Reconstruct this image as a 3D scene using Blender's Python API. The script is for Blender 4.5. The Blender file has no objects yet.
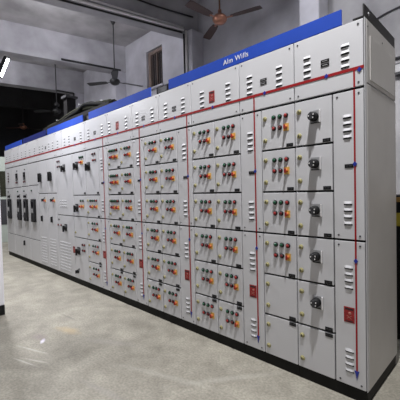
import bpy, bmesh, math, random
from mathutils import Vector, Matrix
random.seed(7)
sc = bpy.context.scene
COL = sc.collection
PI = math.pi

# ------------------------------------------------------------------ materials
def mat(name, col, rough=.5, metal=0., noise=0., nscale=8., bump=0., bscale=60., emit=None, estr=0., spec=.5):
    m = bpy.data.materials.new(name); m.use_nodes = True
    nt = m.node_tree; b = nt.nodes['Principled BSDF']
    b.inputs['Base Color'].default_value = (*col, 1); b.inputs['Roughness'].default_value = rough
    b.inputs['Metallic'].default_value = metal; b.inputs['Specular IOR Level'].default_value = spec
    tc = nt.nodes.new('ShaderNodeTexCoord')
    if noise:
        n = nt.nodes.new('ShaderNodeTexNoise'); n.inputs['Scale'].default_value = nscale; n.inputs['Detail'].default_value = 6
        r = nt.nodes.new('ShaderNodeMapRange'); r.inputs[3].default_value = 1 - noise; r.inputs[4].default_value = 1 + noise
        r.inputs[1].default_value = .3; r.inputs[2].default_value = .7
        h = nt.nodes.new('ShaderNodeMix'); h.data_type = 'RGBA'; h.blend_type = 'MULTIPLY'; h.inputs[0].default_value = 1
        h.inputs[6].default_value = (*col, 1)
        nt.links.new(tc.outputs['Object'], n.inputs['Vector']); nt.links.new(n.outputs['Fac'], r.inputs[0])
        nt.links.new(r.outputs[0], h.inputs[7]); nt.links.new(h.outputs[2], b.inputs['Base Color'])
    if bump:
        n = nt.nodes.new('ShaderNodeTexNoise'); n.inputs['Scale'].default_value = bscale; n.inputs['Detail'].default_value = 4
        bp = nt.nodes.new('ShaderNodeBump'); bp.inputs['Strength'].default_value = bump; bp.inputs['Distance'].default_value = .01
        nt.links.new(tc.outputs['Object'], n.inputs['Vector']); nt.links.new(n.outputs['Fac'], bp.inputs['Height'])
        nt.links.new(bp.outputs['Normal'], b.inputs['Normal'])
    if emit:
        b.inputs['Emission Color'].default_value = (*emit, 1); b.inputs['Emission Strength'].default_value = estr
    return m

M = {}
M['paint'] = mat('panel_grey_paint', (.62, .62, .645), .42, noise=.03, nscale=3, bump=.05, bscale=180)
M['side'] = mat('panel_side_paint', (.60, .58, .56), .5, noise=.04, nscale=4)
M['gasket_shade'] = mat('black_gasket_shade', (.008, .008, .01), .8)
M['plinth'] = mat('plinth_black', (.009, .009, .009), .65, noise=.3, nscale=6, spec=.25)
M['angle'] = mat('lifting_angle_black', (.012, .01, .01), .5)
M['slot'] = mat('slot_black', (.012, .012, .014), .7)
M['red'] = mat('mimic_red', (.31, .008, .012), .6, spec=.25)
M['blue'] = mat('mimic_blue', (.015, .03, .30), .4)
M['board'] = mat('board_blue', (.020, .065, .40), .75, noise=.06, nscale=5, spec=.15)
M['darkblue'] = mat('board_darkblue', (.012, .02, .13), .75, noise=.06, nscale=5, spec=.15)  # same finish as the other boards, darker base colour
M['white'] = mat('white_plastic', (.85, .85, .87), .4)
M['black'] = mat('black_plastic', (.007, .007, .008), .5, spec=.3)
M['dgrey'] = mat('dark_grey_plastic', (.045, .045, .05), .5, spec=.3)
M['mgrey'] = mat('mid_grey_plastic', (.34, .34, .35), .4)
M['brass'] = mat('olive_brass', (.36, .33, .16), .55, metal=.2)
M['lgreen'] = mat('lens_green', (.008, .085, .04), .3)
M['lred'] = mat('lens_red', (.30, .014, .014), .35)
M['lmaroon'] = mat('lens_maroon', (.11, .008, .014), .3)
M['orange'] = mat('knob_orange', (.50, .13, .025), .45)
M['yellow'] = mat('plate_yellow', (.66, .42, .10), .5)
M['chrome'] = mat('chrome', (.75, .75, .77), .22, metal=.9)
M['danger'] = mat('danger_red', (.29, .010, .012), .5, noise=.3, nscale=60)
M['glassdark'] = mat('dark_glass', (.02, .02, .024), .12)
M['plateink'] = mat('plate_pale_ink', (.42, .16, .13), .5)
M['screw'] = mat('screw_steel', (.10, .10, .11), .4, metal=.6)
M['copper'] = mat('fan_copper', (.40, .19, .13), .3, metal=.7)
M['blade'] = mat('fan_blade_brown', (.040, .018, .015), .45)
M['fanblack'] = mat('fan_black', (.012, .012, .013), .5)
M['rod'] = mat('fan_rod', (.24, .13, .09), .4, metal=.5)
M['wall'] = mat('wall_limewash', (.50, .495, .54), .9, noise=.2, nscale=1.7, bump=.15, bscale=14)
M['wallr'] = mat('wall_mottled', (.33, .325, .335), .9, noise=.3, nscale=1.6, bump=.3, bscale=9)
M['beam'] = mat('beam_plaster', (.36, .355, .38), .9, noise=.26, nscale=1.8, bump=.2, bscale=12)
M['ceil'] = mat('ceiling_plaster', (.42, .41, .42), .9, noise=.30, nscale=1.6, bump=.2, bscale=10)
M['dark'] = mat('far_bay_shade', (.035, .035, .038), .9, noise=.2, nscale=1.5)  # near-black base colour paints in the gloom of the unlit far bay
M['pillar'] = mat('pillar_white', (.80, .79, .84), .7, noise=.05, nscale=3)
M['conduit'] = mat('conduit_white', (.72, .71, .72), .5)
M['conduitblack'] = mat('conduit_black', (.012, .012, .013), .5)
M['wood'] = mat('window_wood', (.20, .15, .13), .7, noise=.2, nscale=9)
M['cable'] = mat('cable_black', (.010, .010, .010), .9, spec=.1)
M['cableolive'] = mat('cable_olive', (.028, .029, .020), .9, spec=.1, noise=.3, nscale=20)
M['steelgreen'] = mat('pale_green_steel', (.36, .40, .36), .5)
M['machine'] = mat('machine_dark', (.010, .009, .010), .8, spec=.15)
M['sign'] = mat('sign_yellow', (.40, .32, .02), .6)
M['amber'] = mat('amber_band', (.26, .15, .03), .6)
M['socket'] = mat('socket_grey', (.42, .41, .40), .5)
M['led'] = mat('led_face', (1, 1, 1), .4, emit=(.92, .95, 1), estr=14)

def floor_mat():
    m = bpy.data.materials.new('concrete_floor'); m.use_nodes = True
    nt = m.node_tree; L = nt.links; b = nt.nodes['Principled BSDF']
    geo = nt.nodes.new('ShaderNodeNewGeometry')
    def noise(s, d, dist=0):
        n = nt.nodes.new('ShaderNodeTexNoise'); n.inputs['Scale'].default_value = s; n.inputs['Detail'].default_value = d
        n.inputs['Distortion'].default_value = dist
        L.new(geo.outputs['Position'], n.inputs['Vector']); return n
    n1 = noise(.9, 8, .6); n2 = noise(6, 8, .3); n3 = noise(60, 4)
    r = nt.nodes.new('ShaderNodeValToRGB')
    r.color_ramp.elements[0].position = .30; r.color_ramp.elements[0].color = (.185, .172, .143, 1)
    r.color_ramp.elements[1].position = .68; r.color_ramp.elements[1].color = (.40, .375, .315, 1)
    mx = nt.nodes.new('ShaderNodeMix'); mx.inputs[0].default_value = .45
    L.new(n1.outputs['Fac'], mx.inputs[2]); L.new(n2.outputs['Fac'], mx.inputs[3])
    L.new(mx.outputs[0], r.inputs[0])
    cur = r.outputs[0]
    def multiply(a, fac_out, lo, hi, f0=.35, f1=.65):
        mr = nt.nodes.new('ShaderNodeMapRange'); mr.inputs[1].default_value = f0; mr.inputs[2].default_value = f1
        mr.inputs[3].default_value = lo; mr.inputs[4].default_value = hi
        L.new(fac_out, mr.inputs[0])
        k = nt.nodes.new('ShaderNodeMix'); k.data_type = 'RGBA'; k.blend_type = 'MULTIPLY'; k.inputs[0].default_value = 1
        L.new(a, k.inputs[6]); L.new(mr.outputs[0], k.inputs[7]); return k.outputs[2]
    cur = multiply(cur, n3.outputs['Fac'], .80, 1.14)
    cur = multiply(cur, noise(2.6, 9, 1.2).outputs['Fac'], .90, 1.06)
    # spots and scuffs: (x, y, angle, half length, half width, colour, strength)
    spots = [(-2.37, -1.01, -.5, .055, .02, (.75, .72, .85), .9), (-2.47, -1.0, .2, .10, .05, (.24, .19, .20), .5),
             (-2.42, -.76, .3, .16, .06, (.48, .36, .20), .55),
             (-2.27, -1.13, .35, .22, .012, (.55, .53, .48), .45), (-2.10, -1.24, .3, .16, .010, (.55, .53, .48), .45),
             (-2.05, -1.17, .45, .14, .012, (.55, .53, .48), .4), (-1.15, -.62, .35, .45, .03, (.47, .45, .40), .25),
             (-.78, -.33, .95, .4, .035, (.50, .48, .43), .3), (-2.75, -.62, .1, .18, .015, (.18, .17, .15), .6),
             (-2.95, -.35, .8, .3, .02, (.26, .25, .22), .5), (-1.9, -.62, .5, .3, .05, (.29, .27, .25), .4),
             (-1.3, -1.0, .2, .28, .03, (.30, .28, .26), .4)]
    wob = noise(14, 3)
    for (x, y, a, hl, hw, c, st) in spots:
        mp = nt.nodes.new('ShaderNodeMapping'); mp.vector_type = 'TEXTURE'
        mp.inputs['Location'].default_value = (x, y, 0); mp.inputs['Rotation'].default_value = (0, 0, a)
        mp.inputs['Scale'].default_value = (hl, hw, 1)
        L.new(geo.outputs['Position'], mp.inputs['Vector'])
        ln = nt.nodes.new('ShaderNodeVectorMath'); ln.operation = 'LENGTH'; L.new(mp.outputs[0], ln.inputs[0])
        ad = nt.nodes.new('ShaderNodeMath'); ad.operation = 'ADD'; L.new(ln.outputs['Value'], ad.inputs[0]); L.new(wob.outputs['Fac'], ad.inputs[1])
        mr = nt.nodes.new('ShaderNodeMapRange'); mr.inputs[1].default_value = .8; mr.inputs[2].default_value = 1.7
        mr.inputs[3].default_value = st; mr.inputs[4].default_value = 0; L.new(ad.outputs[0], mr.inputs[0])
        k = nt.nodes.new('ShaderNodeMix'); k.data_type = 'RGBA'; L.new(mr.outputs[0], k.inputs[0]); L.new(cur, k.inputs[6])
        k.inputs[7].default_value = (*c, 1); cur = k.outputs[2]
    L.new(cur, b.inputs['Base Color'])
    b.inputs['Roughness'].default_value = .62
    bp = nt.nodes.new('ShaderNodeBump'); bp.inputs['Strength'].default_value = .25; bp.inputs['Distance'].default_value = .01
    L.new(n2.outputs['Fac'], bp.inputs['Height']); L.new(bp.outputs['Normal'], b.inputs['Normal'])
    return m
M['floor'] = floor_mat()

# ------------------------------------------------------------------ mesh building
class MB:
    def __init__(self): self.bm = bmesh.new(); self.mats = []
    def mi(self, m):
        if m not in self.mats: self.mats.append(m)
        return self.mats.index(m)
    def _fin(self, before, m, smooth=False):
        i = self.mi(m)
        for f in self.bm.faces:
            if f not in before: f.material_index = i; f.smooth = smooth
    def box(self, x0, x1, y0, y1, z0, z1, m, bev=0.):
        before = set(self.bm.faces)
        r = bmesh.ops.create_cube(self.bm, size=1)
        for v in r['verts']:
            v.co = Vector(((x0 + x1) / 2 + v.co.x * (x1 - x0), (y0 + y1) / 2 + v.co.y * (y1 - y0), (z0 + z1) / 2 + v.co.z * (z1 - z0)))
        if bev:
            es = list({e for v in r['verts'] for e in v.link_edges})
            bmesh.ops.bevel(self.bm, geom=es, offset=bev, segments=2, affect='EDGES', profile=.5)
        self._fin(before, m); return self
    def prism(self, pts, ext, m, smooth=False):
        """closed outline pts (3-D) swept along ext"""
        before = set(self.bm.faces); e = Vector(ext)
        a = [self.bm.verts.new(Vector(p)) for p in pts]; b = [self.bm.verts.new(Vector(p) + e) for p in pts]
        n = len(pts)
        self.bm.faces.new(a); self.bm.faces.new(b[::-1])
        for i in range(n):
            self.bm.faces.new((a[i], b[i], b[(i + 1) % n], a[(i + 1) % n]))
        self._fin(before, m, smooth); return self
    def lathe(self, prof, m, seg=20, mtx=None, smooth=True):
        """prof: (radius, height) list around +Z, then mtx"""
        before = set(self.bm.faces); mtx = mtx or Matrix(); rings = []
        for (r, h) in prof:
            if r < 1e-6: rings.append([self.bm.verts.new(mtx @ Vector((0, 0, h)))])
            else: rings.append([self.bm.verts.new(mtx @ Vector((r * math.cos(2 * PI * k / seg), r * math.sin(2 * PI * k / seg), h))) for k in range(seg)])
        for A, B in zip(rings, rings[1:]):
            for k in range(seg):
                k2 = (k + 1) % seg
                if len(A) == 1 and len(B) == 1: continue
                if len(A) == 1: self.bm.faces.new((A[0], B[k2], B[k]))
                elif len(B) == 1: self.bm.faces.new((A[k], A[k2], B[0]))
                else: self.bm.faces.new((A[k], A[k2], B[k2], B[k]))
        self._fin(before, m, smooth); return self
    def tube(self, pts, r, m, seg=10):
        before = set(self.bm.faces); pts = [Vector(p) for p in pts]; rings = []
        up = None
        for i, p in enumerate(pts):
            t = (pts[min(i + 1, len(pts) - 1)] - pts[max(i - 1, 0)]).normalized()
            if up is None or abs(up.dot(t)) > .95: up = Vector((0, 0, 1)) if abs(t.z) < .9 else Vector((1, 0, 0))
            a = t.cross(up).normalized(); b = a.cross(t)
            rings.append([self.bm.verts.new(p + (a * math.cos(2 * PI * k / seg) + b * math.sin(2 * PI * k / seg)) * r) for k in range(seg)])
        for A, B in zip(rings, rings[1:]):
            for k in range(seg): self.bm.faces.new((A[k], A[(k + 1) % seg], B[(k + 1) % seg], B[k]))
        self.bm.faces.new(rings[0][::-1]); self.bm.faces.new(rings[-1])
        self._fin(before, m, True); return self
    def mesh(self, name):
        bmesh.ops.recalc_face_normals(self.bm, faces=self.bm.faces[:])
        me = bpy.data.meshes.new(name); self.bm.to_mesh(me); self.bm.free()
        for m in self.mats: me.materials.append(m)
        return me

def link(name, me, parent=None, loc=(0, 0, 0), label=None):
    o = bpy.data.objects.new(name, me); COL.objects.link(o); o.location = loc
    if parent: o.parent = parent
    if label: o['label'] = label
    return o
def part(name, mb, parent, loc=(0, 0, 0), label=None): return link(name, mb.mesh(name), parent, loc, label)
def tag(o, label, cat, group=None):
    o['label'] = label; o['category'] = cat
    if group: o['group'] = group
    return o
def thing(name, label, cat, loc=(0, 0, 0), group=None):
    return tag(link(name, None, None, loc), label, cat, group)
def struct(name, mb):
    o = link(name, mb.mesh(name)); o['kind'] = 'structure'; return o
FRONT = Matrix.Rotation(PI / 2, 4, 'X')       # +Z of a lathe points to -Y (out of the doors)

# ------------------------------------------------------------------ room shell
WY, ZC, ZB = 2.95, 5.3, 4.6
XL, XR, YF = -15.2, 4.2, -6.0
struct('floor', MB().box(XL - .2, XR + .2, YF - .2, WY + .4, -.2, 0, M['floor']))
struct('ceiling', MB().box(XL - .2, XR + .2, YF - .2, WY + .4, ZC, ZC + .2, M['ceil']))
wx0, wx1, wz0, wz1 = -6.10, -5.46, 3.90, 4.84
wb = MB()
wb.box(-10.7, wx0, WY, WY + .3, 0, ZC, M['wall']); wb.box(wx1, -1.6, WY, WY + .3, 0, ZC, M['wall'])
wb.box(wx0, wx1, WY, WY + .3, 0, wz0, M['wall']); wb.box(wx0, wx1, WY, WY + .3, wz1, ZC, M['wall'])
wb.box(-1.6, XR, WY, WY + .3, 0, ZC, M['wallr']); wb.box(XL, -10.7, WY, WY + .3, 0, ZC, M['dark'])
struct('wall_back', wb)
struct('wall_front', MB().box(XL, XR, YF - .2, YF, 0, ZC, M['wallr']))
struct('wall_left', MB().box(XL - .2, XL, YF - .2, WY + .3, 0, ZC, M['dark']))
struct('wall_right', MB().box(XR, XR + .2, YF - .2, WY + .3, 0, ZC, M['wallr']))
SL = .24
def beam(i, x, m):
    y0, y1 = YF, WY
    x0 = x - SL * (y1 - y0)
    struct('trim_%d' % i, MB().prism([(x, y1, ZB), (x0, y0, ZB), (x0 - .3, y0, ZB), (x - .3, y1, ZB)], (0, 0, ZC - ZB), m))
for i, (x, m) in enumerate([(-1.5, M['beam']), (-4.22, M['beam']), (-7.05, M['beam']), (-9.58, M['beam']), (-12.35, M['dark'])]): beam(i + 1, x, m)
for i, (xa, xb, m) in enumerate([(-1.75, -1.44, M['wall']), (-4.36, -4.09, M['wall']), (-7.34, -7.06, M['wall']), (-9.9, -9.60, M['wall'])]):
    struct('trim_%d' % (i + 6), MB().box(xa, xb, 2.62, WY, 0, ZB if i else ZC - .7, m, .015))
struct('trim_10', MB().box(-3.88, -3.372, -1.62, -1.055, .1, ZC - .7, M['pillar'], .012).box(-3.89, -3.36, -1.63, -1.06, 0, .1, M['plinth']).box(-4.0, -3.3, -1.72, -.95, ZC - .7, ZC, M['beam']))

# window high in the back wall
wf = MB()
for (a, b, c, d) in ((wx0, wx0 + .09, wz0, wz1), (wx1 - .05, wx1, wz0, wz1), (wx0 + .09, wx1 - .05, wz1 - .08, wz1), (wx0 + .09, wx1 - .05, wz0, wz0 + .06)):
    wf.box(a, b, WY + .06, WY + .16, c, d, M['wood'], .006)
win = struct('window_1', wf)
part('window_pane', MB().box(wx0 + .09, wx1 - .05, WY + .12, WY + .128, wz0 + .06, wz1 - .08, M['glassdark']), win)
part('mullion', MB().box(-5.81, -5.77, WY + .09, WY + .12, wz0 + .06, wz1 - .08, M['wood'], .004), win)
gr = MB()
for k in range(1, 6): gr.tube([(wx0 + .09 + k * .083, WY + .075, wz0 + .05), (wx0 + .09 + k * .083, WY + .075, wz1 - .07)], .006, M['wood'], 6)
part('grille', gr, win)
part('window_sill', MB().box(wx0 - .05, wx1 + .05, WY - .06, WY + .06, wz0 - .05, wz0, M['wall'], .006), win)

# ------------------------------------------------------------------ small door hardware (shared meshes)
def lamp_mesh(lens):
    b = MB()
    b.lathe([(0, 0), (.0175, 0), (.0175, .005), (.0155, .009), (.0115, .010)], M['black'], 16, FRONT)
    b.lathe([(.0115, .008), (.0115, .013), (.009, .016), (.005, .0175), (0, .018)], lens, 16, FRONT)
    return b.mesh('pilot_lamp')
LAMP = {k: lamp_mesh(M[m]) for k, m in dict(g='lgreen', r='lred', m='lmaroon').items()}
b = MB(); b.box(-.021, .021, -.003, 0, -.026, .026, M['yellow'], .003)
b.lathe([(.0135, .003), (.0135, .010), (.0115, .013), (.0115, .019), (.010, .021), (0, .0215)], M['orange'], 18, FRONT)
b.box(-.0045, .0045, -.034, -.018, -.015, .015, M['lred'], .002)
SEL = b.mesh('selector_switch')
b = MB()
b.lathe([(0, 0), (.017, 0), (.017, .003), (.015, .005), (.012, .005)], M['brass'], 16, FRONT)
b.lathe([(.012, .004), (.011, .011), (.009, .012), (0, .012)], M['brass'], 14, FRONT)
b.box(-.0025, .0025, -.0145, -.011, -.008, .008, M['slot'])
LOCK = b.mesh('door_lock')
b = MB()
b.box(-.036, .036, -.003, 0, -.042, .042, M['mgrey'], .002)
b.box(.027, .036, -.014, -.003, -.040, .040, M['conduit'], .002)
b.box(-.030, .030, -.010, -.003, -.042, -.036, M['black'], .002)
R = FRONT @ Matrix.Translation((-.008, 0, 0))
b.lathe([(.030, .003), (.030, .020), (.027, .024), (.027, .044), (.024, .048), (0, .049)], M['black'], 22, R)
b.box(-.0145, -.0015, -.062, -.046, -.022, .022, M['dgrey'], .003)
for a in range(5):
    q = a * 2 * PI / 5 + .5; X, Z = -.008 + .0165 * math.cos(q), .0165 * math.sin(q)
    b.box(X - .0035, X + .0035, -.052, -.047, Z - .0045, Z + .0045, M['conduit'], .001)
HANDLE = b.mesh('rotary_handle')
b = MB()
b.box(-.045, .045, -.004, 0, -.055, .055, M['dgrey'], .004)
b.lathe([(.040, .003), (.040, .014), (.034, .019), (.032, .032), (0, .034)], M['black'], 20, FRONT)
b.box(-.012, .012, -.052, -.03, -.06, .035, M['black'], .004)
BIGH = b.mesh('rotary_handle')
b = MB(); b.box(-.025, .025, -.003, 0, -.0115, .0115, M['black'], .001)
b.box(-.017, -.006, -.0036, -.0028, -.003, .003, M['dgrey']); b.box(.002, .016, -.0036, -.0028, -.003, .003, M['dgrey'])
PLATE = b.mesh('name_plate')
b = MB()
for z in (-.013, .013):
    b.box(-.027, .027, -.003, 0, z - .009, z + .009, M['black'], .001); b.box(-.016, .016, -.0036, -.0028, z - .002, z + .002, M['mgrey'])
PLATE2 = b.mesh('name_plate')

def louvre_mesh(w, n, pitch, h=.022, d=.014):
    b = MB()
    for k in range(n):
        z = (n - 1) * pitch / 2 - k * pitch
        # pressed hood: dark opening below
        a, c = -w / 2, w / 2; t = w * .18
        for (x0, x1, y0, y1) in ((a, a + t, 0, -d), (a + t, c - t, -d, -d), (c - t, c, -d, 0)):
            V = [b.bm.verts.new(p) for p in ((x0, -.0005, z + h / 2), (x1, -.0005, z + h / 2), (x1, y1 - .0006, z - h / 2), (x0, y0 - .0006, z - h / 2))]
            f = b.bm.faces.new(V); f.material_index = b.mi(M['paint']); f.smooth = True
            V2 = [b.bm.verts.new(p) for p in ((x0, -.0004, z - h / 2), (x1, -.0004, z - h / 2), (x1, y1 - .0006, z - h / 2), (x0, y0 - .0006, z - h / 2))]
            f = b.bm.faces.new(V2); f.material_index = b.mi(M['slot'])
        b.box(a, c, -.0012, 0, z - h / 2 - .009, z - h / 2, M['slot'])
    return b.mesh('louvre')
LOUV = louvre_mesh(.050, 4, .0405, .016, .0065)
LOUVS = louvre_mesh(.046, 3, .045, .016, .0065)
b = MB()
b.box(-.032, .032, -.002, 0, -.048, .048, M['danger'], .001)
b.lathe([(.009, .002), (.008, .003), (.004, .004), (0, .0045)], M['plateink'], 12, FRONT @ Matrix.Translation((.004, .010, 0)))
for s in (-1, 1): b.prism([(-.014 * s - .003, -.0026, -.004), (-.014 * s + .002, -.0026, -.004), (.014 * s + .002, -.0026, -.025), (.014 * s - .003, -.0026, -.025)], (0, .0012, 0), M['plateink'])
b.box(-.024, .024, -.0028, -.001, .030, .040, M['slot']); b.box(-.022, .022, -.0028, -.001, -.042, -.036, M['slot'])
DANGER = b.mesh('danger_plate')
b = MB(); b.prism([(-.013, -.004, 0), (0, -.004, .016), (.013, -.004, 0), (0, -.004, -.016)], (0, .003, 0), M['blue'])
MARK = b.mesh('mimic_mark')
b = MB(); b.prism([(-.014, -.004, .022), (.014, -.004, .022), (.004, -.004, -.01), (0, -.004, -.034), (-.004, -.004, -.01)], (0, .003, 0), M['blue'])
ARROW = b.mesh('mimic_mark')
b = MB(); b.box(-.055, .055, -.012, 0, -.07, .07, M['black'], .004)
b.box(-.045, .045, -.0135, -.011, -.005, .058, M['glassdark']); b.box(-.03, .03, -.014, -.011, .012, .045, M['dgrey'])
for x in (-.03, 0, .03): b.box(x - .007, x + .007, -.015, -.011, -.05, -.034, M['mgrey'], .002)
METER = b.mesh('panel_meter')
b = MB(); b.box(-.105, .105, -.03, 0, -.208, .208, M['black'], .008)
b.box(-.075, .075, -.034, -.028, -.19, .19, M['dgrey'], .004)
b.box(-.055, .055, -.037, -.032, .06, .165, M['glassdark'], .002); b.box(-.05, .05, -.04, -.032, -.17, -.06, M['slot'], .003)
b.box(-.03, .03, -.046, -.032, -.04, .035, M['mgrey'], .004); b.box(-.012, .012, -.06, -.04, -.15, -.08, M['dgrey'], .003)
ACB = b.mesh('circuit_breaker')
b = MB(); b.lathe([(.030, 0), (.030, .006), (.024, .010), (.022, .03), (0, .031)], M['black'], 16, FRONT)
b.box(-.006, .006, -.045, -.028, -.026, .02, M['black'], .002); b.box(.018, .05, -.004, 0, .03, .045, M['dgrey'])
KNOB = b.mesh('selector_switch')
b = MB(); b.box(-.02, .02, -.006, 0, -.05, .05, M['dgrey'], .004); b.box(-.009, .009, -.03, -.005, -.045, .045, M['black'], .004)
PULL = b.mesh('door_handle')
b = MB()  # toggle handle with slanted grip (the incomer doors)
b.box(-.05, .05, -.008, 0, -.06, .06, M['dgrey'], .004); b.box(-.042, -.022, -.04, -.006, -.07, .08, M['black'], .004)
b.box(.022, .042, -.04, -.006, -.07, .08, M['black'], .004)
b.prism([(-.04, -.03, .06), (-.02, -.03, .06), (.04, -.03, -.06), (.02, -.03, -.06)], (0, .02, 0), M['black'])
TOGGLE = b.mesh('door_handle')
def perf_mesh(w, h, px, pz):
    """one pressed sheet of small louvres"""
    b = MB(); nx, nz = int(w / px), int(h / pz); xs = [-w / 2 - .004]; xin = [False]; zs = [h / 2 + .006]; zin = [0]
    for i in range(nx):
        c0 = -w / 2 + (i + .5) * px
        for dx, q in ((-.28, False), (-.2, True), (.2, True), (.28, False)): xs.append(c0 + dx * px); xin.append(q)
    xs.append(w / 2 + .004); xin.append(False)
    for k in range(nz):
        z = h / 2 - (k + .5) * pz
        for dz, q in ((.012, 0), (-.006, 1), (-.0065, 2), (-.013, 0)): zs.append(z + dz); zin.append(q)
    zs.append(-h / 2 - .006); zin.append(0)
    V = [[b.bm.verts.new((x, -.0008 - (.007 if (qi and qk == 1) else 0), z)) for x, qi in zip(xs, xin)] for z, qk in zip(zs, zin)]
    ip, isl = b.mi(M['paint']), b.mi(M['slot'])
    for k in range(len(zs) - 1):
        for i in range(len(xs) - 1):
            f = b.bm.faces.new((V[k][i], V[k][i + 1], V[k + 1][i + 1], V[k + 1][i]))
            f.material_index = isl if (zin[k] in (1, 2) and xin[i] and xin[i + 1]) else ip
    return b.mesh('louvre')

_doors = {}
def door_mesh(w, h, screws=False, hm=.0068):
    key = (round(w, 3), round(h, 3), screws)
    if key not in _doors:
        b = MB(); g = .0042
        b.box(g, w - g, 0, .017, hm, h - hm, M['paint'], .0022)
        if screws:
            for x in (.03, w - .03):
                for z in (.03, h - .03):
                    b.lathe([(.006, 0), (.006, .002), (.004, .003), (0, .003)], M['screw'], 8, Matrix.Translation((x, 0, z)) @ FRONT)
        _doors[key] = b.mesh('door')
    return _doors[key]

ZBOT, ZDOOR, ZTOP, HR, ZRED, D = .08, 1.8826, 2.28, (1.8826 - .08) / 6, 1.9974, .6335
CAB_GROUP = 'grey switchboard cabinets bolted in one row'
class Cab:
    def __init__(s, xr, xl, label, headers=None, side=False):
        s.xr, s.xl = xr, xl
        s.root = thing('switchboard_cabinet', label, 'electrical cabinet', (xr, 0, 0), CAB_GROUP)
        w = xr - xl
        b = MB(); e = .001
        b.box(-w + e, -e, .020, D, ZBOT, ZTOP - .001, M['paint'])
        part('carcass', b, s.root)
        part('gasket_shade', MB().box(-w + .004, -.004, .0172, .0198, ZBOT + .003, ZTOP - .004, M['gasket_shade']), s.root)  # black sheet for the door gasket, also paints in the shade of the gaps
        part('plinth', MB().box(-w + e, -e, .016, D - .01, 0, ZBOT - .0005, M['plinth']), s.root)
    def door(s, xr, xl, z0, z1, name='door', screws=False):
        return link(name, door_mesh(xr - xl, z1 - z0, screws), s.root, (xl - s.xr, 0, z0))
    def header(s, xr, xl):
        s.hx = xl; h = s.door(xr, xl, ZDOOR + .003, ZTOP, 'header_panel', True)
        w = xr - xl
        part('mimic_line', MB().box(.0, w, -.0025, 0, ZRED - .009 - ZDOOR - .003, ZRED + .009 - ZDOOR - .003, M['red']), h)
        return h
def on(door, mesh, name, x, z, rel=True, label=None):
    """put hardware at absolute room x, z on a door"""
    p = door.parent.location
    return link(name, mesh, door, (x - p.x - door.location.x, 0, z - door.location.z), label)
LAB = dict(g='green pilot lamp', r='red pilot lamp', m='dark red pilot lamp')
def button_door(c, xr, xl, row, n=3, lamps=True, z0=None, z1=None):
    zb = ZBOT + HR * (row - 1) if z0 is None else z0; zt = ZBOT + HR * row if z1 is None else z1
    d = c.door(xr, xl, zb, zt); w = xr - xl
    on(d, LOCK, 'door_lock', xl + .033, zt - .073); on(d, LOCK, 'door_lock', xl + .033, zb + .070)
    if row == 1: on(d, PLATE, 'name_plate', xr - .038, zt - .020)
    else: on(d, PLATE, 'name_plate', xr - .038, zb + .020)
    if lamps:
        fr = {3: (.40, .58, .76), 5: (.20, .34, .48, .62, .76), 4: (.28, .44, .60, .76)}[n]
        for k, f in enumerate(fr):
            top = 'r' if k == n - 1 else 'g'
            on(d, LAMP[top], 'pilot_lamp', xl + w * f, zt - .075, label=LAB[top])
            if k == n - 1 or (n > 3 and k == n - 3): on(d, SEL, 'selector_switch', xl + w * f, zt - .155, label='orange selector switch on a yellow plate')
            else:
                q = 'm' if k == n - 2 else 'r'
                on(d, LAMP[q], 'pilot_lamp', xl + w * f, zt - .152, label=LAB[q])
    return d
def vent_column(c, xr, xl, xv, xm, plate=True, marks=True):
    up = c.door(xr, xl, ZBOT + 3 * HR, ZDOOR, 'vent_door', True); lo = c.door(xr, xl, ZBOT, ZBOT + 3 * HR, 'vent_door', True)
    for d, z in ((up, 1.67), (up, 1.15), (lo, .76), (lo, .247)): on(d, LOUV, 'louvre', xv, z)
    if plate: on(lo, DANGER, 'danger_plate', xv, .525, label='red danger plate')
    on(up, PLATE, 'name_plate', xv + .008, 1.43)
    for d, z0, z1 in ((up, ZBOT + 3 * HR + .004, ZDOOR - .004), (lo, .16, ZBOT + 3 * HR - .004)):
        p = d.parent.location; X = xm - p.x - d.location.x; zz = d.location.z
        part('mimic_line', MB().box(X - .005, X + .005, -.0025, 0, z0 - zz, z1 - zz, M['red']), d)
    on(up, MARK, 'mimic_mark', xm, 1.44); on(lo, MARK, 'mimic_mark', xm, .86); on(lo, ARROW, 'mimic_mark', xm, .17)
def header_kit(c, h, l1, mid, l2, danger=False, drop=None, mark=True):
    on(h, LOUV, 'louvre', l1, 2.092); on(h, LOUV, 'louvre', l2, 2.092)
    if danger: on(h, DANGER, 'danger_plate', mid, 2.085, label='red danger plate')
    else: on(h, PLATE2, 'name_plate', mid, 2.082)
    if mark: on(h, MARK, 'mimic_mark', mid + .008, ZRED)
    if drop is not None:
        X = drop - c.root.location.x - h.location.x
        part('mimic_line', MB().box(X - .005, X + .005, -.0025, 0, .004, ZRED - .009 - h.location.z, M['red']), h)

# ------------------------------------------------------------------ the row of cabinets, right to left
c = Cab(0, -.44, 'grey cabinet closing the right end of the row, with five black rotary handles', side=True)
h = c.header(0, -.44); header_kit(c, h, -.346, -.227, -.105, drop=-.054)
on(h, MARK, 'mimic_mark', -.024, ZRED - .012)
vent_column(c, 0, -.185, -.097, -.055)
for row in range(1, 7):
    d = button_door(c, -.185, -.44, row, lamps=False)
    if row > 1: on(d, HANDLE, 'rotary_handle', -.293, ZBOT + HR * (row - .405) - .001)
txt = bpy.data.curves.new('t', 'FONT'); txt.size = .02; txt.body = '7HM'; txt.extrude = .0004
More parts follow.
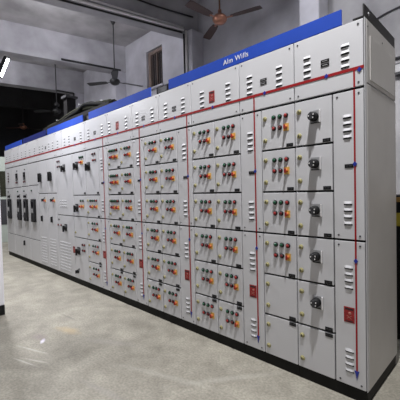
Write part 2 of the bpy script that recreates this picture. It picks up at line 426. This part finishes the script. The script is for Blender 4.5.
# right-hand end: folded post, two side sheets and the lifting angle
part('corner_post', MB().box(.0008, .005, .0005, .032, ZBOT + .002, ZTOP - .002, M['paint'], .002), c.root)
part('side_panel', MB().box(.0005, .006, .034, D, 1.912, ZTOP - .002, M['side'], .002).box(.006, .0095, .085, .60, 1.935, 2.195, M['side'], .0015)
     .lathe([(.006, 0), (.006, .002), (0, .003)], M['screw'], 8, Matrix.Translation((.006, .05, 2.24)) @ Matrix.Rotation(PI / 2, 4, 'Y'))
     .lathe([(.006, 0), (.006, .002), (0, .003)], M['screw'], 8, Matrix.Translation((.006, .33, 2.225)) @ Matrix.Rotation(PI / 2, 4, 'Y'))
     .lathe([(.006, 0), (.006, .002), (0, .003)], M['screw'], 8, Matrix.Translation((.006, .61, 2.10)) @ Matrix.Rotation(PI / 2, 4, 'Y')), c.root)
part('side_panel', MB().box(.0005, .006, .034, D, ZBOT + .002, 1.902, M['side'], .002), c.root)
part('lifting_angle', MB().box(-.004, .003, .0, D, ZTOP + .0005, ZTOP + .074, M['angle'], .001).box(-.06, -.004, .0, D, ZTOP + .0005, ZTOP + .007, M['angle'])
     .lathe([(.012, 0), (.012, .001), (0, .001)], M['mgrey'], 10, Matrix.Translation((.003, .08, ZTOP + .04)) @ Matrix.Rotation(PI / 2, 4, 'Y')), c.root, label='black lifting angle')

c = Cab(-.44, -.904, 'grey cabinet with buttons above two blank doors, beside a vent column')
h = c.header(-.44, -.904); header_kit(c, h, -.804, -.68, -.553, drop=-.766)
for row in range(1, 7): button_door(c, -.44, -.707, row, lamps=row > 2)
vent_column(c, -.707, -.904, -.808, -.766)

c = Cab(-.904, -1.446, 'grey cabinet of twelve push-button doors under a long blue board\'s white lettering')
h = c.header(-.904, -1.446); header_kit(c, h, -1.305, -1.19, -1.014, True)
for row in range(1, 7): button_door(c, -.904, -1.173, row); button_door(c, -1.173, -1.446, row)

c = Cab(-1.446, -1.916, 'grey cabinet with its vent column at right and six push-button doors at left')
h = c.header(-1.446, -1.916); header_kit(c, h, -1.549, -1.675, -1.800, drop=-1.504)
vent_column(c, -1.446, -1.647, -1.549, -1.504)
for row in range(1, 7): button_door(c, -1.647, -1.916, row)

c = Cab(-1.916, -2.385, 'grey cabinet below the gap in the blue boards, six button doors left of centre')
c.root['label'] = 'grey cabinet under the gap between the two nearest blue boards, vent column at left'
h = c.header(-1.916, -2.385); header_kit(c, h, -2.017, -2.172, -2.285, drop=-2.252)
for row in range(1, 7): button_door(c, -1.916, -2.177, row)
vent_column(c, -2.177, -2.385, -2.288, -2.252)

c = Cab(-2.385, -2.93, 'grey cabinet with two button columns, wide five-lamp doors at its upper left')
h = c.header(-2.385, -2.93); header_kit(c, h, -2.502, -2.690, -2.87, True)
for row in range(1, 7): button_door(c, -2.385, -2.65, row); button_door(c, -2.65, -2.93, row, 5 if row > 3 else 3)

c = Cab(-2.93, -3.52, 'grey cabinet with one tall handle door above four button doors')
h = c.header(-2.93, -3.52); header_kit(c, h, -3.05, -3.24, -3.41, drop=-3.04)
vent_column(c, -2.93, -3.16, -3.085, -3.04)
for row in range(1, 5): button_door(c, -3.16, -3.52, row, 4 if row == 4 else 3)
d = c.door(-3.16, -3.52, ZBOT + 4 * HR, ZDOOR)
on(d, BIGH, 'rotary_handle', -3.44, 1.665); on(d, PLATE, 'name_plate', -3.20, 1.31)
for x in (-3.315, -3.255): on(d, LAMP['m'], 'pilot_lamp', x, 1.815, label=LAB['m']); on(d, LAMP['r'], 'pilot_lamp', x + .01, 1.735, label=LAB['r'])

c = Cab(-3.52, -4.54, 'wide grey cabinet with large blank doors and black handles, near the middle of the row')
h = c.header(-3.52, -4.29); header_kit(c, h, -3.64, -3.83, -4.02); on(h, LOUVS, 'louvre', -4.18, 2.09)
h = c.header(-4.29, -4.54); on(h, LOUVS, 'louvre', -4.44, 2.09)
d = c.door(-3.52, -3.94, ZBOT + 4 * HR, ZDOOR); on(d, BIGH, 'rotary_handle', -3.80, 1.70); on(d, PLATE, 'name_plate', -3.57, 1.31)
for x in (-3.70, -3.65, -3.60): on(d, LAMP['g'], 'pilot_lamp', x, 1.805, label=LAB['g'])
for x in (-3.67, -3.62): on(d, SEL, 'selector_switch', x, 1.735, label='orange selector switch on a yellow plate')
d = c.door(-3.52, -3.94, ZBOT + 3 * HR, ZBOT + 4 * HR); on(d, BIGH, 'rotary_handle', -3.83, 1.105)
for x in (-3.70, -3.63): on(d, LAMP['g'], 'pilot_lamp', x, 1.205, label=LAB['g']); on(d, SEL, 'selector_switch', x, 1.125, label='orange selector switch on a yellow plate')
d = c.door(-3.52, -3.94, ZBOT + 2 * HR, ZBOT + 3 * HR); on(d, LOCK, 'door_lock', -3.90, .75)
d = c.door(-3.52, -3.94, ZBOT, ZBOT + 2 * HR); on(d, BIGH, 'rotary_handle', -3.816, .49)
for z in (.59, .51):
    on(d, LAMP['m'], 'pilot_lamp', -3.69, z, label=LAB['m']); on(d, LAMP['r'], 'pilot_lamp', -3.63, z, label=LAB['r'])
on(d, KNOB, 'selector_switch', -3.86, .19)
d = c.door(-3.94, -4.54, ZBOT + 3 * HR, ZDOOR); on(d, BIGH, 'rotary_handle', -4.235, 1.695)
for x in (-4.47, -4.40): on(d, LAMP['m'], 'pilot_lamp', x, 1.81, label=LAB['m']); on(d, LAMP['m'], 'pilot_lamp', x, 1.73, label=LAB['m'])
on(d, perf_mesh(.26, .12, .065, .04), 'louvre', -4.30, 1.165)
d = c.door(-3.94, -4.54, ZBOT, ZBOT + 3 * HR); on(d, BIGH, 'rotary_handle', -4.237, .795)
for x in (-4.51, -4.40): on(d, LAMP['r'], 'pilot_lamp', x, .825, label=LAB['r'])
on(d, PLATE, 'name_plate', -4.49, .91); on(d, perf_mesh(.40, .46, .05, .046), 'louvre', -4.28, .36)
on(d, DANGER, 'danger_plate', -3.975, .49, label='red danger plate')

c = Cab(-4.54, -5.34, 'wide grey cabinet with paired toggle handles and a field of small louvres at its foot')
h = c.header(-4.54, -5.34)
for x in (-4.64, -4.80, -5.08, -5.22): on(h, LOUVS, 'louvre', x, 2.09)
on(h, PLATE2, 'name_plate', -4.94, 2.08)
for xr, xl, xt, xk, xp in ((-4.54, -4.935, -4.77, -4.71, -4.76), (-4.935, -5.34, -5.22, -5.10, -5.20)):
    d = c.door(xr, xl, 1.322, ZDOOR); on(d, TOGGLE, 'door_handle', xt, 1.59)
    d = c.door(xr, xl, ZBOT, 1.322); on(d, KNOB, 'selector_switch', xk, 1.212); on(d, PULL, 'door_handle', xp, .895)
    on(d, SEL, 'selector_switch', xk + .07, 1.20, label='orange selector switch on a yellow plate')
    on(d, perf_mesh(.28, .46, .05, .046), 'louvre', (xr + xl) / 2 - .01, .36)

for k, (xr, xl, zt, lab) in enumerate(((-5.34, -5.86, 1.477, 'grey breaker cabinet with a blank top door, fourth cabinet from the far left end'),
                                       (-5.86, -6.30, 1.469, 'grey breaker cabinet with a black meter, third cabinet from the far left end'),
                                       (-6.30, -6.80, 1.461, 'grey breaker cabinet with a black meter, second cabinet from the far left end'),
                                       (-6.80, -7.36, 1.453, 'grey breaker cabinet closing the far left end, with a vertical line of small lamps'))):
    c = Cab(xr, xl, lab); h = c.header(xr, xl); xm = (xr + xl) / 2
    for s in (-.12, .12): on(h, LOUVS, 'louvre', xm + s, 2.09)
    d = c.door(xr, xl, zt, ZDOOR)
    if k in (1, 2):
        on(d, METER, 'panel_meter', xm, 1.67)
        on(d, PLATE, 'name_plate', xm + .02, 1.79)
        for s in (-.04, .04): on(d, LAMP['m'], 'pilot_lamp', xm + s, 1.555, label=LAB['m'])
    elif k == 3:
        for z in (1.77, 1.71, 1.655, 1.60): on(d, LAMP['m'], 'pilot_lamp', -7.12, z, label=LAB['m'])
    d = c.door(xr, xl, .488, zt)
    xb = (-5.60, -6.02, -6.41, -7.07)[k]
    on(d, ACB, 'circuit_breaker', xb, 1.018)
    if k: on(d, KNOB, 'selector_switch', xb - .02, 1.28)
    on(d, LAMP['g'], 'pilot_lamp', xb - .1, 1.38, label=LAB['g'])
    d = c.door(xr, xl, ZBOT, .488)
    if k == 1: on(d, PULL, 'door_handle', xl + .11, .375)

# ------------------------------------------------------------------ blue boards standing on the cabinet roofs
def board(xr, xl, label, m, z1=.093, y=.004, text=None):
    t = thing('name_board', label, 'sign board', ((xr + xl) / 2, y, ZTOP), 'blue boards along the top of the switchboard')
    w = (xr - xl) / 2
    part('board_face', MB().box(-w, w, 0, .012, .0008, z1, m, .0015), t)
    bb = MB()
    for s in (-.8, 0, .8): bb.box(w * s - .012, w * s + .012, .0125, .06, .0008, .006, M['angle']); bb.box(w * s - .012, w * s + .012, .0125, .017, .006, z1 * .8, M['angle'])
    part('bracket', bb, t)
    if text:
        cu = bpy.data.curves.new('lettering', 'FONT'); cu.body = text; cu.size = .056; cu.extrude = .0006; cu.align_x = 'CENTER'; cu.space_character = 1.1
        o = bpy.data.objects.new('tmp', cu); COL.objects.link(o)
        bpy.context.view_layer.update()
        me = bpy.data.meshes.new_from_object(o.evaluated_get(bpy.context.evaluated_depsgraph_get()))
        bpy.data.objects.remove(o); bpy.data.curves.remove(cu)
        me.materials.clear(); me.materials.append(M['conduit'])
        l = link('lettering', me, t, (-.935 - (xr + xl) / 2, -.0012, .028)); l.rotation_euler = (PI / 2, 0, 0)
        l['label'] = 'white lettering'
    return t
board(-.126, -1.751, 'long blue board with white lettering on top of the nearest cabinets', M['board'], text='Alm Wills')
board(-2.04, -3.40, 'plain blue board below the window in the back wall', M['board'])
board(-3.58, -4.86, 'bright blue board beneath the pile of cables', M['board'])
board(-4.93, -6.12, 'dull navy board between two bright blue boards at far left', M['darkblue'])
board(-6.20, -7.30, 'short blue board at the far left end of the switchboard', M['board'])
bpy.data.curves.remove(txt)

# things lying on the roofs
def curve_tube(pts, r, m):
    b = MB()
    P = [Vector(p) for p in pts]; out = []
    for i in range(len(P) - 1):
        p0 = P[max(i - 1, 0)]; p1 = P[i]; p2 = P[i + 1]; p3 = P[min(i + 2, len(P) - 1)]
        for k in range(6):
            t = k / 6
            out.append(.5 * ((2 * p1) + (p2 - p0) * t + (2 * p0 - 5 * p1 + 4 * p2 - p3) * t * t + (3 * p1 - p0 - 3 * p2 + p3) * t ** 3))
    out.append(P[-1]); return b.tube(out, r, m, 8)
def cable(name, label, pts, r, m, cat='cable', group=None):
    return tag(link(name, curve_tube(pts, r, m).mesh(name)), label, cat, group)
tag(link('junction_box', MB().box(-2.0, -1.80, .05, .22, ZTOP, ZTOP + .085, M['machine'], .006).box(-1.97, -1.83, .045, .05, ZTOP + .02, ZTOP + .07, M['dgrey'], .002).mesh('junction_box')),
    'small black box on the cabinet roof in the gap between blue boards', 'box')
tag(link('junction_box', MB().box(-3.58, -3.42, .06, .2, ZTOP, ZTOP + .09, M['machine'], .006).box(-3.55, -3.45, .055, .06, ZTOP + .02, ZTOP + .07, M['dgrey'], .002).mesh('junction_box')),
    'small black box on the roof at the right end of the cable pile', 'box')
# cable tray and a tied bundle of cables on it
TY = .26
tray = thing('cable_tray', 'dark raised cable tray running along the cabinet roofs behind the blue boards', 'cable tray', (-4.1, TY, ZTOP))
bt = MB()
for y in (-.12, .12): bt.box(-1.3, 1.0, y - .006, y + .006, .14, .20, M['machine'])
bt.box(-1.3, 1.0, -.114, .114, .136, .15, M['machine'])
part('ladder', bt, tray)
for x in (-1.2, -.1, .9): part('leg', MB().box(x - .015, x + .015, -.1, .1, .0008, .012, M['machine']).box(x - .012, x + .012, -.012, .012, .012, .136, M['machine']), tray)
bun = thing('cable_bundle', 'tied heap of black and olive power cables lying on the raised tray', 'cable', (-4.1, TY, ZTOP + .15))
hs = [(-1.2, .00), (-.9, .01), (-.6, .03), (-.3, .08), (0, .12), (.25, .11), (.6, .06), (.95, .01)]
for k in range(9):
    off = (k % 5 - 2) * .040 + (.02 if k > 4 else 0); lift = .026 + (.042 if k > 4 else 0)
    pts = [(x + random.uniform(-.03, .03), off + random.uniform(-.008, .008), lift + hh * random.uniform(.7, 1.35)) for x, hh in hs]
    part('power_cable', curve_tube(pts, .025, M['cable'] if k % 2 == 0 else M['cableolive']), bun, label=None if k % 2 == 0 else 'olive power cable')
for x, z in ((-.75, .07), (.1, .16), (.75, .08)): part('cable_tie', MB().box(x - .012, x + .012, -.105, .105, z + .03, z + .045, M['mgrey'], .004), bun)
tag(link('cable_duct', MB().box(-5.22, -5.07, .44, .60, ZTOP, 3.02, M['machine'], .006).box(-5.25, -5.04, .41, .63, 3.02, 3.06, M['dgrey'], .004).mesh('cable_duct')),
    'black upright duct rising from the cabinet roof at the far end of the cable heap', 'duct')

# ------------------------------------------------------------------ ceiling fans
def fan(x, y, z, angles, label, mm, bm_, rm, ztop=ZC, R=.68, blades=(0, 1, 2)):
    t = thing('ceiling_fan', label, 'fan', (x, y, z), 'ceiling fans hanging above the switchboard')
    part('downrod', MB().lathe([(.013, .09), (.013, ztop - z - .05)], rm, 10), t)
    part('canopy', MB().lathe([(.015, ztop - z - .16), (.05, ztop - z - .10), (.07, ztop - z - .02), (.07, ztop - z - .001), (0, ztop - z - .001)], rm, 16), t)
    if mm is M['fanblack']: part('lower_canopy', MB().lathe([(.03, .14), (.075, .15), (.08, .20), (.05, .25), (.014, .27)], mm, 16), t)
    mo = part('motor', MB().lathe([(0, -.085), (.04, -.08), (.085, -.06), (.115, -.02), (.118, .015), (.09, .05), (.05, .065), (.03, .08), (.03, .14), (0, .14)], mm, 24), t)
    for a in angles:
        b = MB(); n = 8
        b.box(.09, .22, -.016, .016, -.012, -.004, mm, .003)
        outl = [(.19, -.045), (.30, -.062), (R - .06, -.072), (R, -.06)]
        pts = [(x_, y_, -.006 + y_ * .16) for x_, y_ in outl] + [(x_, -y_, -.006 - y_ * .16) for x_, y_ in outl[::-1]]
        b.prism(pts, (0, 0, .006), bm_)
        o = part('blade', b, t); o.rotation_euler = (0, 0, math.radians(a))
    return t
fan(-2.76, 1.95, 4.03, (17, 152, 268), 'ceiling fan with copper motor and brown blades, nearest of the fans', M['copper'], M['blade'], M['rod'])
fan(-5.97, 1.95, 3.86, (78, 212, 330), 'black ceiling fan hanging left of the window, second nearest', M['fanblack'], M['fanblack'], M['fanblack'])
fan(-9.16, 1.88, 3.78, (42, 162, 225), 'black ceiling fan on a thin rod beyond the second beam, third from the camera', M['fanblack'], M['fanblack'], M['fanblack'])
fan(-12.2, 1.86, 3.78, (100, 215, 335), 'ceiling fan with a copper motor in the dark far bay', M['copper'], M['blade'], M['fanblack'])

# ------------------------------------------------------------------ conduits on beams and pillars
def run(name, label, segs, m, s, cat='conduit', group=None):
    b = MB()
    for p, q in segs:
        b.tube([p, q], s, m, 8)
    return tag(link(name, b.mesh(name)), label, cat, group)
def bx(x, y): return x - SL * (WY - y)
G = 'pipes fixed along the beams'
run('conduit', 'pale pipe along the lower edge of the nearest beam', [((bx(-4.1935, .2), .2, 4.627), (bx(-4.1935, 2.58), 2.58, 4.627))], M['conduit'], .026, group=G)
run('conduit', 'pale pipe running down the pilaster left of the nearest fan', [((-4.23, 2.594, 4.59), (-4.23, 2.594, 3.0))], M['conduit'], .026, group=G)
run('conduit', 'thinner pale pipe above the other on the nearest beam', [((bx(-4.2015, .2), .2, 4.72), (bx(-4.2015, 2.58), 2.58, 4.675))], M['conduit'], .018, group=G)
run('conduit', 'thin black pipe under the pale pipes of the nearest beam', [((bx(-4.237, .2), .2, 4.583), (bx(-4.237, 2.58), 2.58, 4.583))], M['conduitblack'], .017, group=G)
run('conduit', 'thin black pipe running down the pilaster beside the pale pipe', [((-4.31, 2.603, 4.56), (-4.31, 2.603, 3.0))], M['conduitblack'], .017, group=G)
run('conduit', 'black tube along the lower edge of the second beam', [((-7.42, 1.34, 4.645), (-7.07, 2.80, 4.632))], M['conduitblack'], .026, group=G)  # black tube drawn as the dark line below this beam
run('conduit', 'black tube along the lower edge of the third beam, bent down the pilaster', [((-9.76, 2.14, 4.59), (-9.58, 2.60, 4.55)), ((-9.58, 2.60, 4.55), (-9.585, 2.585, 4.1))], M['conduitblack'], .026, group=G)  # same dark line on the third beam, drawn as a black tube
cable('hanging_cable', 'dark cable sagging across the face of the nearest beam', [(bx(-4.19, .9), .9, 4.985), (bx(-4.19, 1.6), 1.6, 4.955), (bx(-4.19, 2.1), 2.1, 4.935), (bx(-4.19, 2.8), 2.8, 4.94)], .016, M['conduitblack'])
cable('wall_cable', 'thin dark cable curving across the mottled wall behind the right end', [(-1.02, WY - .012, 3.50), (-.8, WY - .012, 3.60), (-.6, WY - .012, 3.65), (-.4, WY - .012, 3.66), (.1, WY - .012, 3.62)], .011, M['dgrey'])

# ------------------------------------------------------------------ flood light on the white pillar
fl = thing('flood_light', 'lit white floodlight on a bracket at the left edge, beside the pillar', 'lamp', (-4.28, -.73, 3.02))
FR = Matrix.Rotation(math.radians(-38), 4, 'Z')
q = Vector((.75, .45, -.5)).to_track_quat('Z', 'Y')
hd = part('housing', MB().box(-.035, .035, -.15, .15, -.05, 0, M['black'], .008), fl); hd.rotation_mode = 'QUATERNION'; hd.rotation_quaternion = q
f2 = part('lit_face', MB().box(-.02, .02, -.13, .13, .0005, .004, M['led']), hd)
part('bracket', MB().tube([(-.02, -.01, .02), (-.02, -.20, .14), (.12, -.46, .14), (.42, -.46, .14)], .014, M['black']), fl)

# ------------------------------------------------------------------ things glimpsed behind the ends of the row
t = thing('machine_cabinet', 'dark machine cabinet with a yellow plate, half hidden behind the right end of the row', 'cabinet', (.12, 1.35, 0))
part('body', MB().box(-.6, .6, -.3, .3, .06, 1.22, M['machine'], .012), t)
part('base', MB().box(-.56, .56, -.27, .27, 0, .0595, M['plinth']), t)
part('band', MB().box(-.6, .6, -.308, -.301, 1.17, 1.21, M['amber'], .002), t, label='amber band')
part('warning_plate', MB().box(-.36, -.05, -.306, -.301, .97, 1.08, M['sign'], .002).box(-.31, -.29, -.308, -.305, .985, 1.06, M['slot']).box(-.25, -.23, -.308, -.305, .985, 1.06, M['slot']), t, label='yellow plate')
t = thing('socket_box', 'small grey socket box on the floor behind the right end of the row', 'box', (.06, .90, 0))
part('body', MB().box(-.09, .09, -.05, .05, 0, .10, M['socket'], .006), t); part('cover', MB().box(-.085, .085, -.054, -.0505, .02, .09, M['black'], .002), t)
t = thing('wall_box', 'dark box on the back wall beyond the upper right corner', 'box', (-.42, WY - .05, 2.85))
part('body', MB().box(-.13, .13, -.05, .049, -.09, .06, M['dgrey'], .006), t); part('cover', MB().box(-.11, .11, -.056, -.0505, -.06, .04, M['mgrey'], .003), t)
run('conduit', 'short dark pipe above the box on the back wall', [((-.57, WY - .02, 3.0), (.6, WY - .02, 3.03))], M['dgrey'], .018)
t = thing('steel_cupboard', 'pale green steel cupboard with dark panels standing beyond the far left end', 'cupboard', (-9.75, .3, 0))
part('body', MB().box(-.3, .2, -.7, .42, 0, 2.38, M['steelgreen'], .01), t)
for z0, z1, m in ((1.28, 1.98, M['cableolive']), (.50, 1.20, M['dgrey'])): part('panel', MB().box(.2005, .212, -.6, .36, z0, z1, m, .004), t)

# ------------------------------------------------------------------ lights
def light(name, kind, loc, power, col=(1, 1, 1), size=.25, rot=None):
    l = bpy.data.lights.new(name, kind); l.energy = power; l.color = col
    if kind == 'AREA': l.shape = 'DISK'; l.size = size
    else: l.shadow_soft_size = size
    if kind == 'SPOT': l.spot_size = math.radians(150); l.spot_blend = .35
    o = bpy.data.objects.new(name, l); COL.objects.link(o); o.location = loc
    if rot: o.rotation_euler = rot
    return o
light('bay_lamp_or_fill', 'SPOT', (.16, -.80, 4.72), 740, (.99, .985, .985), .06)
light('bay_lamp_or_fill', 'SPOT', (-2.7, -1.3, 4.7), 270, (.99, .98, .98), .12)
light('bay_lamp_or_fill', 'SPOT', (-5.5, -.72, 4.7), 700, (.98, .98, 1), .10)
light('bay_lamp_or_fill', 'SPOT', (-8.4, -.6, 4.7), 150, (.97, .98, 1), .12)  # added light without a fixture, lifts the third bay
o = light('flood_lamp', 'AREA', (-4.28 + .03, -.73 + .03, 3.0), 22, (.93, .95, 1), .12); o.rotation_mode = 'QUATERNION'; o.rotation_quaternion = Vector((.75, .30, -.6)).to_track_quat('-Z', 'Y')
light('bay_lamp_or_fill', 'SPOT', (-.6, 1.6, 4.9), 50, (.95, .96, 1), .2)  # added fill for the back wall, no fixture
light('bay_lamp_or_fill', 'POINT', (-1.9, .6, 4.85), 92, (.95, .95, 1), .2)  # added fill above the view, brightens wall and beam of the first bay
light('bay_lamp_or_fill', 'POINT', (-5.4, .2, 4.95), 85, (.95, .95, 1), .2)  # added fill hidden behind the nearest beam, brightens the second bay
light('bay_lamp_or_fill', 'POINT', (-8.4, -.2, 4.95), 60, (.95, .95, 1), .2)  # added fill out of view, brightens the third bay

w = bpy.data.worlds.new('World'); sc.world = w; w.use_nodes = True
w.node_tree.nodes['Background'].inputs[0].default_value = (.10, .075, .05, 1)
w.node_tree.nodes['Background'].inputs[1].default_value = .6

# ------------------------------------------------------------------ camera
yaw, pitch, roll, f = -.7834, -.0279, -.0239, 321.94
fw = Vector((math.cos(pitch) * math.sin(yaw), math.cos(pitch) * math.cos(yaw), math.sin(pitch)))
rt = Vector((math.cos(yaw), -math.sin(yaw), 0)); up = rt.cross(fw)
R2 = math.cos(roll) * rt + math.sin(roll) * up; U2 = -math.sin(roll) * rt + math.cos(roll) * up
cd = bpy.data.cameras.new('Camera'); cam = bpy.data.objects.new('Camera', cd); COL.objects.link(cam)
mw = Matrix((R2, U2, -fw)).transposed().to_4x4(); mw.translation = (.6409, -2.0072, 1.3012); cam.matrix_world = mw
cd.sensor_width = 36; cd.lens = f * 36 / 400; cd.clip_start = .05
sc.camera = cam
sc.view_settings.view_transform = 'Standard'; sc.view_settings.look = 'None'; sc.view_settings.exposure = .12; sc.view_settings.gamma = 1
sc.view_settings.use_curve_mapping = False
sc.cycles.use_denoising = True
sc.cycles.max_bounces = 8
